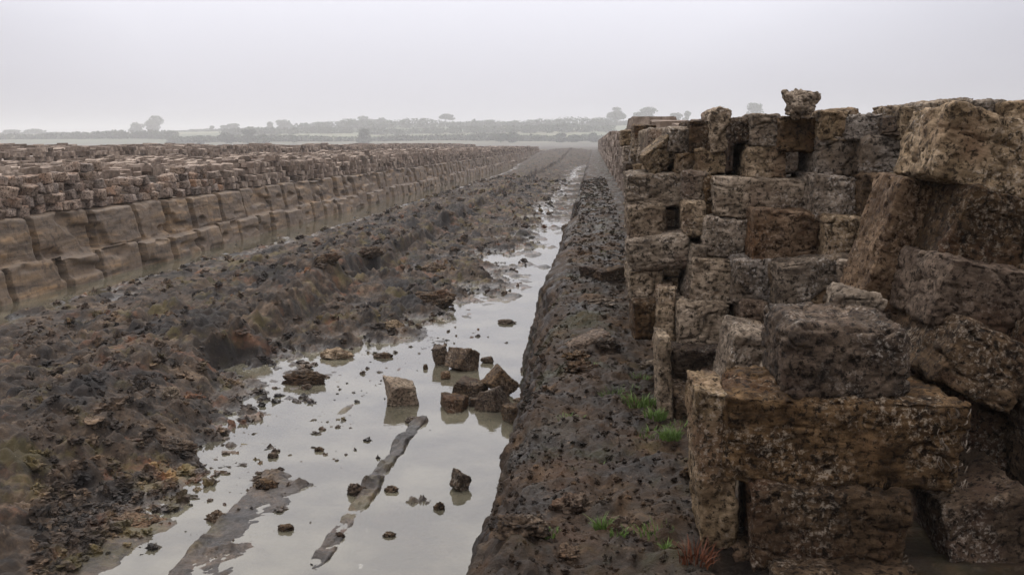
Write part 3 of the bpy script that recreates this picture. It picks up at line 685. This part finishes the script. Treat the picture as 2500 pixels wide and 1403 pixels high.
# its ragged top rows, seen from a step to the side
for yy in np.arange(5.0, 110, .3):
    for c_ in range(5):
        if random.random() < .9: rm.add((faceX(yy) + .3 + c_ * .3 + random.uniform(-.05, .05), yy, topZ(yy) - .10 + random.uniform(-.02, .015)), (.26, .30, .15), random.uniform(-.2, .2), random.uniform(-.05, .05), yy < 25)
rm.build('peat_stack', M['mass'], 'long stack of small brown peat blocks receding into mist on the right', 'peat stack')

# ------------------------------------------------------------------ left-hand stacks
SP = []
for q in range(8):
    v_, f_ = block_verts(.14, .22, .118, 8, 1500 + q * 11, rough=.9, warp=.12, crack=.5)
    SP.append(mesh_np('peat_sod', v_, f_)); SP[-1].materials.append(M['sod'])
lm = Mass(); near = []
def hump(x, y): return 0.05 * math.sin(x * 1.9 + y * .7) + 0.045 * math.sin(y * 1.7 + x) + 0.03 * math.sin(y * 4.1)
H1 = .43
for course in range(5):
    y = 9.2 + random.uniform(0, .2)
    while y < 118:
        ends = random.random() < .85; wy = .145 if ends else .22
        z = .87 + .06 + course * .114
        x = -6.60 - course * .03 - (0.0 if ends else -.02) + random.uniform(-.07, .07)
        if z < .87 + H1 + hump(x, y) and random.random() > .11:
            near.append((y, x, z, ends, course))
        y += wy + random.choice([0, .01, .03, .07, .12]) + (0 if y < 40 else .04)
near.sort()
for q, (y, x, z, ends, course) in enumerate(near):
    rot = (math.pi / 2 if ends else 0) + random.uniform(-.16, .16)
    if q < 128:
        o = bpy.data.objects.new('peat_sod', random.choice(SP)); COL.objects.link(o); o.location = (x, y, z)
        o.rotation_euler = (random.uniform(-.22, .22), random.uniform(-.2, .2), rot); sc = random.uniform(.82, 1.12); o.scale = (sc, sc, sc)
        tag(o, 'small pale brown sod in the %s course of the near left-hand stack' % ORD[course], 'peat sod', 'sods at the near end of the left-hand stack')
    else:
        lm.add((x, y, z), (random.uniform(.11, .15), random.uniform(.18, .24), random.uniform(.095, .13)), rot, random.uniform(-.25, .25), y < 30)
# top of the first stack: rows of sods lying loosely
x = -7.25
while x > -11.6:
    y = 9.0 if x > -7.6 else -x * 1.5 - 1.5
    while y < 112:
        e = random.random() < .6
        lm.add((x + random.uniform(-.08, .08), y, .87 + H1 - .06 + hump(x, y) + random.uniform(-.05, .035)), (random.uniform(.12, .16) if e else .22, .22 if e else .15, random.uniform(.10, .14)), random.uniform(-.5, .5), random.uniform(-.25, .25), y < 24)
        y += (.23 if e else .16) + random.uniform(0, .04) + (0 if y < 40 else .10)
    x -= .215
lm.build('peat_stack', M['mass'], 'broad low stack of countless pale brown sods along the left bank', 'peat stack')
# second stack further left, standing a little higher
l2 = Mass(); X2 = -14.6; H2 = .66
for course in range(6):
    y = 22.0
    while y < 122:
        z = .87 + .065 + course * .12; ends = random.random() < .7; wy = .15 if ends else .34
        if z < .87 + H2 + hump(X2, y * .8) * 1.1: l2.add((X2 + random.uniform(-.09, .09), y, z), (.15, .24, .12), (math.pi / 2 if ends else 0) + random.uniform(-.15, .15), random.uniform(-.1, .1), False)
        y += wy + random.choice([0, .02, .05]) + (0 if y < 50 else .1)
x = X2 - .3
while x > -19.5:
    y = -x * 1.5
    while y < 118:
        l2.add((x + random.uniform(-.1, .1), y, .87 + H2 - .05 + hump(x, y * .8) * 1.1 + random.uniform(-.03, .06)), (.34, .16, .12), random.uniform(-.5, .5), random.uniform(-.15, .15), False)
        y += .3 + random.uniform(0, .05)
    x -= .38
l2.build('peat_stack', M['mass'], 'far peat sod stack whose dark top edge meets the misty fields on the left', 'peat stack')

# ------------------------------------------------------------------ loose things
# clod on top of the pile
def lump_verts(rx, ry, rz, sub_n, seed, amp=.25, fr=1.6, flat=0.0):
    P, F = cube_lattice(sub_n); q = P / np.linalg.norm(P, axis=1, keepdims=True)
    nz = fbm3(q[:, 0] * fr + seed, q[:, 1] * fr, q[:, 2] * fr, 4, seed % 97, .6)
    k3 = np.abs(fbm3(q[:, 0] * 3.2 + seed, q[:, 1] * 3.2, q[:, 2] * 3.2, 2, 7))
    q = q * (1 + amp * nz * 1.6 - .18 * sstep(.08, 0, k3))[:, None]
    q = q * np.array([rx, ry, rz])
    if flat: q[:, 2] = np.maximum(q[:, 2], -flat * rz)
    return q, F
place_block(at(1957, 249, 3.42) + Vector((0, .03, 0)), .118, .10, .088, 'tan', 'jagged loose clod perched on top of the pile against the sky', roll=-12, yaw=20, n=30, seed=77, name='peat_clod', group='loose clods on the pile', rough=2.4, r=.034, warp=.24)
# angular chunks lying in the water, from the photo: centre u, waterline v, width px, height px
CH = [(980, 1000, 76, 62, 'tan', 'boxy pale-topped peat chunk standing alone in the water', dict(yaw=25, roll=6)),
      (1075, 898, 46, 44, 'dark', 'upright squarish peat chunk at the back of the group in the water', dict(yaw=10)),
      (1138, 910, 68, 46, 'dark', 'pyramid-shaped peat chunk in the group in the water', dict(yaw=40, roll=32)),
      (1087, 936, 28, 18, 'rust', 'small reddish cube between the chunks in the water', {}),
      (1148, 972, 86, 34, 'dark', 'broad low chunk in the middle of the water group', dict(yaw=-15)),
      (1218, 972, 66, 62, 'dark', 'tall pointed dark chunk on the right of the water group', dict(yaw=30, roll=38)),
      (1112, 1016, 66, 32, 'dark', 'rounded black chunk at the front left of the water group', dict(yaw=8)),
      (1158, 1004, 40, 18, 'dark', 'flat wet chunk between the two front chunks of the water group', {}),
      (1202, 1010, 72, 44, 'dark', 'wide dark chunk at the front right of the water group', dict(yaw=-20, roll=-12)),
      (1256, 1042, 58, 36, 'dark', 'chunk touching the foot of the right bank', dict(yaw=20)),
      (1124, 1222, 48, 38, 'dark', 'lone wedge-shaped chunk in the open water near the bank', dict(yaw=35, roll=25)),
      (956, 1236, 34, 16, 'dark', 'small oval clod left of the speckled silt patch', {}),
      (1074, 1280, 26, 22, 'dark', 'small clod at the right end of the speckled silt patch', {}),
      (936, 884, 44, 14, 'dark', 'flat clump of crumbs in the water near the left shore', {}),
      (1236, 792, 42, 12, 'dark', 'thin dark clump in the open water far up the ditch', {}),
      (1190, 892, 34, 13, 'dark', 'low clump right of the pyramid-shaped chunk', {}),
      (1268, 990, 30, 9, 'dark', 'tiny flat clump near the bank beside the water group', {}),
      (1040, 912, 12, 12, 'dark', 'tiny crumb left of the upright squarish chunk', {}),
      (780, 1134, 22, 13, 'dark', 'tiny clod in the left shallows', {}),
      (650, 1240, 60, 34, 'dark', 'muddy lump at the left end of the silt ridge', {}),
      (872, 1246, 46, 34, 'dark', 'black clod where the wheel mark ends', {}),
      (700, 1350, 40, 20, 'dark', 'low clod in the shallows at the bottom', {}),
      (830, 1366, 26, 16, 'dark', 'small clod at the bottom centre of the water', {}),
      (952, 1358, 32, 13, 'dark', 'flat clod at the bottom right of the water', {}),
      (1385, 556, 30, 14, 'dark', 'pointed clod far up the ditch near the bank', dict(roll=30)),
      (1014, 1052, 50, 18, 'dark', 'row of crumbs crowning the wheel mark', {}),
      (668, 1154, 30, 14, 'dark', 'small clod off the left shore', {})]
for i, (u, v, w, h, mat, lab, kw) in enumerate(CH):
    D = CAMZ * FPX / (v - 350); W = w * D / FPX; Hh = h * D / FPX
    c = at(u, v, D); c.z = Hh * .42; big = w > 44 and ('chunk' in lab)
    if 'chunk' in lab or 'cube' in lab:
        place_block(c, W * .82, W * .85, Hh * 1.05, mat, lab, n=20, name='peat_clod', group='chunks and clods in the ditch water', rough=1.0, r=.012, warp=.24, crack=.5, **kw)
    else:
        q, F = lump_verts(W / 2, W * .4, Hh * .55, 14, 40 + i, .35, 2.0)
        o = obj('peat_clod', mesh_np('peat_clod', q, F), M[mat]); o.location = (c.x, c.y, Hh * .2); tag(o, lab, 'peat clod', 'chunks and clods in the ditch water')
# blocks and slabs on the bank
BK = [(1445, 680, 52, 40, 'dark', 'grey-topped broken block lying on the bank near the water edge', dict(yaw=-20)),
      (1490, 690, 72, 34, 'dark', 'flat-topped block lying beside the foot of the stack', dict(yaw=15, roll=-8)),
      (1430, 862, 100, 22, 'rust', 'flat reddish slab lying slanted on the bank', dict(yaw=25, roll=-14)),
      (1408, 884, 66, 36, 'dark', 'dark chunk left of the slanted slab on the bank', {}),
      (1482, 872, 60, 30, 'dark', 'reddish brown chunk right of the slanted slab', {}),
      (1415, 930, 78, 30, 'dark', 'rough reddish clod in the middle of the bank', {}),
      (1590, 900, 50, 22, 'tan', 'small pale chunk at the foot of the thin slab', {}),
      (1470, 770, 60, 22, 'grey', 'low grey crust lump on the bank', {}),
      (1400, 1260, 90, 60, 'rust', 'rounded red-brown clod beside the grass tuft at the bottom', {}),
      (1270, 1370, 120, 50, 'dark', 'large black clod at the bottom edge of the bank', {}),
      (1380, 1390, 80, 40, 'rust', 'red-brown clod at the bottom centre of the bank', {}),
      (1510, 1300, 60, 26, 'rust', 'flat tan-rimmed chip right of the grass tuft', {}),
      (1690, 1190, 50, 36, 'dark', 'dark reddish clod against the tall front slab', {})]
for i, (u, v, w, h, mat, lab, kw) in enumerate(BK):
    D = (CAMZ - BZ) * FPX / (v - 350); W = w * D / FPX; Hh = h * D / FPX; c = at(u, v, D)
    zb = bankz(c.x, D)
    if i < 3:
        place_block(Vector((c.x, D + W * .3, zb + Hh * .35)), W, W * .8, Hh, mat, lab, n=16, name='peat_clod', group='loose clods on the right bank', rough=.8, warp=.14, **kw)
    else:
        q, F = lump_verts(W / 2, W * .42, Hh * .5, 20, 140 + i, .5, 2.2)
        o = obj('peat_clod', mesh_np('peat_clod', q, F), M[mat]); o.location = (c.x, D + W * .3, zb + Hh * .12); tag(o, lab, 'peat clod', 'loose clods on the right bank')
# lying sods along the cut step in the middle
for i, (u, v, w, h, mat, lab, rl) in enumerate([(1060, 640, 70, 34, 'dark', 'dark squarish lump on the far part of the middle ridge', 0), (905, 650, 64, 30, 'dark', 'long grey-black slab on the middle ridge', -10), (1050, 712, 110, 50, 'dark', 'dark grassy hummock right of the middle ridge', 0),
        (800, 690, 70, 30, 'dark', 'black slab edge on the middle ridge left of the long slab', -12), (960, 770, 60, 40, 'tan', 'yellowish clod below the middle ridge', 0), (425, 1080, 110, 44, 'dark', 'dark hollow root stump in the left mud', 12), (420, 1004, 44, 44, 'tan', 'yellow-green crumbly clod in the left mud', 0),
        (340, 1240, 130, 34, 'rust', 'red-brown flat slab at the shore bottom left', 4), (530, 1225, 60, 44, 'dark', 'dark clod on the shore point beside the water', 0), (740, 890, 110, 44, 'dark', 'black clod heap on the left shore', 0), (820, 830, 80, 34, 'tan', 'brown clod on top of the left shore heap', 0)]):
    D = 1.52 * FPX / (v - 350); c = at(u, v, D); z = float(mudz(np.array([c.x]), np.array([D]))[0]); W = w * D / FPX; Hh = h * D / FPX
    q, F = lump_verts(W / 2, W * .35, Hh * .5, 26, 240 + i, .30, 2.2)
    o = obj('peat_clod', mesh_np('peat_clod', q, F), M[mat]); o.location = (c.x, D, z + Hh * .1); o.rotation_euler = (0, math.radians(rl), 0); tag(o, lab, 'peat clod', 'clods on the muddy ground')

# crumbs and rubble nobody could count
def rubble(name, n, sampler, zf, mat, label, smin, smax, seed):
    rr = np.random.default_rng(seed); protos = [lump_verts(1, 1, .75, 4, 400 + q, .8, 2.0) for q in range(9)]
    x, y, s = sampler(rr, n, smin, smax); z = zf(x, y)
    VV = []; FF = []; off = 0
    ids = rr.integers(0, 9, n); ang = rr.uniform(0, 6.28, n); st = rr.uniform(.6, 1.5, (n, 3))
    for p in range(9):
        q, F = protos[p]; m = np.where(ids == p)[0]
        if not len(m): continue
        a = q[None] * (s[m][:, None, None] * st[m][:, None, :]); ca, sa = np.cos(ang[m])[:, None], np.sin(ang[m])[:, None]
        X = a[..., 0] * ca - a[..., 1] * sa + x[m][:, None]; Y = a[..., 0] * sa + a[..., 1] * ca + y[m][:, None]; Z = a[..., 2] + (z[m] + s[m] * .15)[:, None]
        VV.append(np.stack([X, Y, Z], -1).reshape(-1, 3)); FF.append((F[None] + (np.arange(len(m)) * len(q))[:, None, None] + off).reshape(-1, 4)); off += len(m) * len(q)
    o = obj(name, mesh_np(name, np.concatenate(VV), np.concatenate(FF), False), mat); tag(o, label, 'peat rubble', kind='stuff')
def samp_mud(rr, n, a, b):
    y = np.exp(rr.uniform(math.log(3.4), math.log(45), n)); x = np.maximum(-6.0, -0.62 * y) + rr.uniform(0, 1, n) * (lerp_tab(y, SHORE) - .02 - np.maximum(-6.0, -0.62 * y))
    return x, y, (a + (b - a) * rr.uniform(0, 1, n) ** 5) * (0.6 + y * .035)
rubble('peat_rubble', 7500, samp_mud, lambda x, y: mudz(x, y), M['mud'], 'loose peat crumbs strewn over the muddy ground', .006, .048, 3)
def samp_w(rr, n, a, b):
    y = np.exp(rr.uniform(math.log(3.7), math.log(9), n)); s = lerp_tab(y, SHORE); x = s + np.abs(rr.normal(0, .28, n)); x = np.minimum(x, -.5)
    return x, y, a + (b - a) * rr.uniform(0, 1, n) ** 4
rubble('peat_crumbs', 260, samp_w, lambda x, y: np.maximum(mudz(x, y), -.004), M['mud'], 'tiny dark crumbs dotting the shallow water', .004, .022, 4)
def bankz_v(x, y):
    t = np.interp(x, [-.46, -.435, -.375, -.29, -.235, -.17, .12, .6, 3], [0, .12, .30, .52, .66, .76, 1.0, 1.4, 2.2]); return bank_surf(t, y)[1]
def samp_b(rr, n, a, b):
    y = np.exp(rr.uniform(math.log(1.8), math.log(24), n)); x = rr.uniform(-.30, .30, n); return x, y, (a + (b - a) * rr.uniform(0, 1, n) ** 4) * (0.5 + y * .12)
rubble('peat_gravel', 9000, samp_b, bankz_v, M['bank'], 'gritty peat crumbs covering the right bank', .002, .010, 5)

# grass
def tuft(u, v, n, hgt, spread, mat, label, D=None, zb=None, name='grass_tuft', cat='grass tuft', group='green tufts on the right bank', wd=.0022):
    D = D or (CAMZ - BZ) * FPX / (v - 350); c = at(u, v, D); z = bankz(c.x, D) - .004 if zb is None else zb
    VV = []; FF = []; rr = random.Random(int(u * 7 + v))
    for b_ in range(n):
        a = rr.uniform(0, 6.28); r0 = spread * math.sqrt(rr.random()); bx, by = r0 * math.cos(a), r0 * math.sin(a)
        h = 1.1 * hgt * rr.uniform(.45, 1.1); lean = rr.uniform(.1, .8) * h; la = a + rr.uniform(-1, 1); w = wd * rr.uniform(.6, 1.3); pa = rr.uniform(0, 6.28)
        base = len(VV)
        for s_ in range(4):
            f = s_ / 3; ww = w * (1 - f * .9); px = bx + lean * f * f * math.cos(la); py = by + lean * f * f * math.sin(la); pz = h * (f - .25 * f * f)
            VV.append((px - ww * math.cos(pa), py - ww * math.sin(pa), pz)); VV.append((px + ww * math.cos(pa), py + ww * math.sin(pa), pz))
        for s_ in range(3): q = base + s_ * 2; FF.append((q, q + 1, q + 3, q + 2))
    o = obj(name, mesh_np(name, np.array(VV), np.array(FF), True), mat); o.location = (c.x, D, z); tag(o, label, cat, group); return o
tuft(1500, 975, 150, .035, .055, M['grass'], 'soft green tuft on the bank left of the thin standing slab')
tuft(1560, 1000, 170, .034, .06, M['grass'], 'broad green tuft between the bank middle and the standing slab')
tuft(1600, 1040, 130, .035, .035, M['grass'], 'green tuft close against the base of the thin standing slab')
tuft(1635, 1095, 170, .035, .030, M['grass'], 'bright green tuft under the dark bottom block')
tuft(1560, 930, 70, .03, .04, M['grass'], 'wispy green tuft highest on the bank beside the pile')
tuft(1470, 1300, 90, .040, .018, M['grass'], 'spiky bright green tuft beside the rounded red clod')
tuft(1510, 1340, 60, .022, .022, M['grass'], 'small green tuft just below the flat chip')
tuft(1335, 1350, 70, .018, .025, M['grass'], 'small olive tuft above the black clod at the bottom')
tuft(1690, 1135, 50, .018, .018, M['grass'], 'tiny green tuft at the left of the tall front slab')
tuft(1630, 1372, 40, .022, .016, M['grass'], 'small green tuft left of the red stems')
tuft(1490, 612, 90, .03, .09, M['grass'], 'faint green tuft far along the bank')
tuft(1530, 520, 90, .04, .10, M['grass'], 'faint green tuft at the foot of the receding stack')
tuft(1700, 1415, 90, .05, .035, M['redgrass'], 'cluster of rust-red stems at the foot of the tall front slab', name='red_plant', cat='plant', group='red plants', wd=.0026)
for (u, v, l) in ((1530, 960, 'sparse green wisps between the two broad tufts'), (1585, 1075, 'sparse green wisps below the tuft at the thin slab'), (1440, 905, 'sparse green wisps beside the rough reddish clod'), (1660, 1060, 'short green blades in the corner under the dark bottom block'),
                  (1500, 560, 'green fringe along the foot of the pile, furthest but one'), (1520, 640, 'green fringe at the foot of the pile below the rounded pale block'), (1600, 1340, 'thin green blades between the small tufts and the red stems'), (1400, 1045, 'thin wisps alone in the middle of the bank'), (1470, 1140, 'tiny sprigs on the bare bank above the rounded red clod')):
    tuft(u, v, 55, .022, .05, M['grass'], l)

# ------------------------------------------------------------------ distant trees, bushes, hedges
def leaf_cloud(centers, radii, n, size, rr):
    cs = np.array(centers); ra = np.array(radii); w = ra.prod(axis=1); idx = rr.choice(len(cs), n, p=w / w.sum())
    d = rr.normal(size=(n, 3)); d /= np.linalg.norm(d, axis=1, keepdims=True)
    p = cs[idx] + d * ra[idx] * rr.uniform(.55, 1.05, (n, 1))
    a = rr.normal(size=(n, 3)); a /= np.linalg.norm(a, axis=1, keepdims=True); b = np.cross(a, rr.normal(size=(n, 3))); b /= np.linalg.norm(b, axis=1, keepdims=True)
    s = size * rr.uniform(.6, 1.3, (n, 1)); V = np.stack([p - a * s, p + b * s * .7, p + a * s, p - b * s * .7], 1).reshape(-1, 3)
    return V, np.arange(4 * n).reshape(-1, 4)
def trunk_mesh(h, r, limbs, rr):
    V = []; F = []
    def tube(p0, p1, r0, r1):
        p0 = Vector(p0); p1 = Vector(p1); ax = (p1 - p0).normalized(); s = ax.orthogonal().normalized(); t_ = ax.cross(s); b0 = len(V)
        for (p, rad) in ((p0, r0), ((p0 + p1) / 2, (r0 * .45 + r1 * .55)), (p1, r1)):
            for k_ in range(6): a = k_ * math.pi / 3; V.append(tuple(p + (s * math.cos(a) + t_ * math.sin(a)) * rad))
        for l in (0, 1):
            for k_ in range(6): F.append((b0 + l * 6 + k_, b0 + l * 6 + (k_ + 1) % 6, b0 + l * 6 + 6 + (k_ + 1) % 6, b0 + l * 6 + 6 + k_))
    tube((0, 0, -.3), (0, 0, h * .55), r, r * .7)
    for _ in range(limbs):
        a = rr.uniform(0, 6.28); tube((0, 0, h * rr.uniform(.3, .5)), (math.cos(a) * h * .22, math.sin(a) * h * .22, h * rr.uniform(.65, .85)), r * .45, r * .15)
    return np.array(V), np.array(F)
def tree(u, vb, vt, w, D, label, shape='round', trunk=.25, name='tree', group='distant trees on the misty skyline', mat='leaf'):
    rr = np.random.default_rng(int(u * 13 + w)); p = at(u, vb, D); zb = float(hillz(np.array([p.x]), np.array([D]))[0]); top = at(u, vt, D).z
    H = max(top - zb, 1.0); W = 1.12 * w * D / FPX
    e = bpy.data.objects.new(name, None); COL.objects.link(e); e.location = (p.x, D, zb); tag(e, label, 'tree' if name == 'tree' else 'bush', group)
    tv, tf = trunk_mesh(H, max(.12, H * .028), 4, rr); obj('trunk', mesh_np('trunk', tv, tf), M['bark'], e)
    cs = []; rs = []; nb = 9 if shape != 'flat' else 8
    for _ in range(nb):
        a = rr.uniform(0, 6.28); q = math.sqrt(rr.uniform(0, 1)) * .62
        zz = rr.uniform(trunk + .15, .86) if shape != 'flat' else rr.uniform(.55, .85)
        k_ = 1 - abs(zz - .55) * .8
        cs.append((math.cos(a) * q * W / 2 * k_, math.sin(a) * q * W / 2 * k_, zz * H)); r_ = rr.uniform(.22, .36)
        rs.append((W * r_, W * r_, H * r_ * (.62 if shape != 'flat' else .4)))
    cs.append((0, 0, H * .80)); rs.append((W * .25, W * .25, H * .19))
    lv, lf = leaf_cloud(cs, rs, int(1500), max(H, W) * .04 + .12, rr)
    obj('crown', mesh_np('crown', lv, lf, False), M[mat], e)
TR = [(32, 338, 320, 38, 'low dome-shaped tree at the far left of the skyline'), (86, 338, 318, 54, 'wide low tree second from the left edge on the skyline'),
      (332, 327, 301, 34, 'smaller of the pair of round trees left of centre'), (376, 324, 285, 38, 'taller egg-shaped tree of the pair left of centre'),
      (572, 320, 305, 30, 'low rounded tree left of the narrow tree on the skyline'), (516, 318, 310, 14, 'tiny tree on the left skyline hedge'), (547, 320, 309, 20, 'small tree just left of the low rounded tree'),
      (660, 325, 300, 20, 'narrow upright tree beside the round full tree'), (698, 328, 296, 40, 'round full tree at the left of the wooded rise'),
      (770, 322, 302, 36, 'blocky tree at the start of the wooded rise'), (800, 322, 301, 32, 'flat-topped tree in the wooded rise'), (826, 318, 299, 20, 'small tree in the dip of the wooded rise'), (856, 318, 298, 26, 'medium tree left of the highest crown of the rise'),
      (888, 316, 287, 44, 'highest broad crown of the wooded rise'), (912, 316, 295, 26, 'tree on the right shoulder of the highest crown'), (933, 318, 290, 30, 'separate oval tree at the right end of the wooded rise'),
      (991, 316, 304, 18, 'small round bush-like tree right of the wooded rise'), (1088, 313, 281, 40, 'lone umbrella-crowned tree at the centre skyline'), (1170, 312, 299, 32, 'low domed tree right of the lone umbrella tree'),
      (1462, 310, 298, 20, 'small skyline tree just left of the two big right-hand trees'), (1505, 306, 264, 44, 'big tree nearest the left end of the right-hand pile'), (1577, 300, 266, 54, 'big round tree rising above the right-hand pile'),
      (1645, 292, 279, 32, 'low tree top peeping over the pile'), (1676, 288, 275, 18, 'tiny tree top peeping over the pile beside the low one'), (1758, 284, 262, 44, 'faint tree behind the peaked block of the pile'), (1843, 280, 256, 38, 'tree top over the pile left of the perched clod')]
for (u, vb, vt, w, lab) in TR: tree(u, vb, vt - 3, w, 640 if u < 1470 else 600, lab, 'flat' if u == 1088 else 'round', .25 if u in (1088, 1505) else .02)
BU = [(486, 352, 331, 26, 'dark bush low on the left before the fields'), (552, 352, 324, 44, 'broad dark bush below the low rounded tree'), (606, 352, 317, 36, 'tall dark bush below the skyline hedge'), (642, 352, 328, 44, 'wide bush below the narrow upright tree'), (716, 350, 331, 26, 'small bush below the round full tree'),
      (888, 346, 314, 34, 'leaning bush below the wooded rise'), (1222, 352, 326, 38, 'left one of two bushes near the end of the peat banks'), (1252, 352, 322, 34, 'right one of two bushes near the end of the peat banks'), (1372, 352, 325, 34, 'bush at the head of the ditch, left'), (1402, 354, 330, 40, 'bush at the head of the ditch, right'), (1448, 352, 324, 30, 'bush beside the far end of the right-hand stack')]
for (u, vb, vt, w, lab) in BU: tree(u, vb, vt, w, 390, lab, 'round', .0, 'bush', 'misty bushes at the far edge of the bog')
def hedge(u0, u1, D, h, label, seed, thick=3.0):
    rr = np.random.default_rng(seed); cs = []; rs = []; x0 = at(u0, 340, D).x; x1 = at(u1, 340, D).x; x = x0
    while x < x1:
        zb = float(hillz(np.array([x]), np.array([D]))[0]); hh = h * (1 + .7 * float(fbm2(np.array([x * .05]), np.array([seed * 3.1]), 3, 5)[0]))
        cs.append((x, D + rr.uniform(-1, 1) * thick, zb + hh * .35)); rs.append((3.4, 3, hh * .65)); x += rr.uniform(1.8, 4)
    lv, lf = leaf_cloud(cs, rs, len(cs) * 190, .55, rr)
    o = obj('hedge', mesh_np('hedge', lv, lf, False), M['hedge']); tag(o, label, 'hedge', 'misty hedges between the fields')
hedge(-120, 430, 450, 3.0, 'long low hedge across the left fields', 3)
hedge(420, 780, 642, 1.5, 'skyline hedge between the pair of trees and the wooded rise', 4)
hedge(420, 1480, 410, 2.6, 'dark hedge line along the far edge of the bog', 5)
hedge(720, 1500, 645, 1.7, 'bushy hedge crowning the skyline right of centre', 6, 5)
hedge(720, 1500, 560, 4.4, 'scrubby hedge on the misty slope below the lone tree', 7, 14)
hedge(900, 1500, 490, 3.4, 'lower scrubby hedge on the slope right of centre', 11, 10)
hedge(560, 900, 500, 2.6, 'short hedge across the slope below the wooded rise', 12, 8)
hedge(1480, 2100, 610, 2.4, 'hedge on the skyline behind the right-hand pile', 8, 5)
hedge(-300, 160, 642, 1.6, 'faint skyline hedge at the far left edge', 9, 3)

# ------------------------------------------------------------------ haze
hb = [(-1520, -420), (1520, -420), (1520, 1520), (-1520, 1520)]
hv = [(x, y, -2.3) for x, y in hb] + [(x, y, 27.0) for x, y in hb]
o = obj('haze', mesh_np('haze', hv, [(0, 3, 2, 1), (4, 5, 6, 7), (0, 1, 5, 4), (1, 2, 6, 5), (2, 3, 7, 6), (3, 0, 4, 7)], False), None)
m = bpy.data.materials.new('haze'); m.use_nodes = True; m.node_tree.nodes.clear()
ho = N(m.node_tree, 'ShaderNodeOutputMaterial'); pv = N(m.node_tree, 'ShaderNodeVolumePrincipled')
pv.inputs['Color'].default_value = (.96, .965, .97, 1); pv.inputs['Density'].default_value = 0.0012; pv.inputs['Anisotropy'].default_value = 0.0
m.node_tree.links.new(pv.outputs[0], ho.inputs['Volume']); o.data.materials.append(m); tag(o, kind='stuff'); o['label'] = 'pale grey mist over the whole bog'; o['category'] = 'haze'
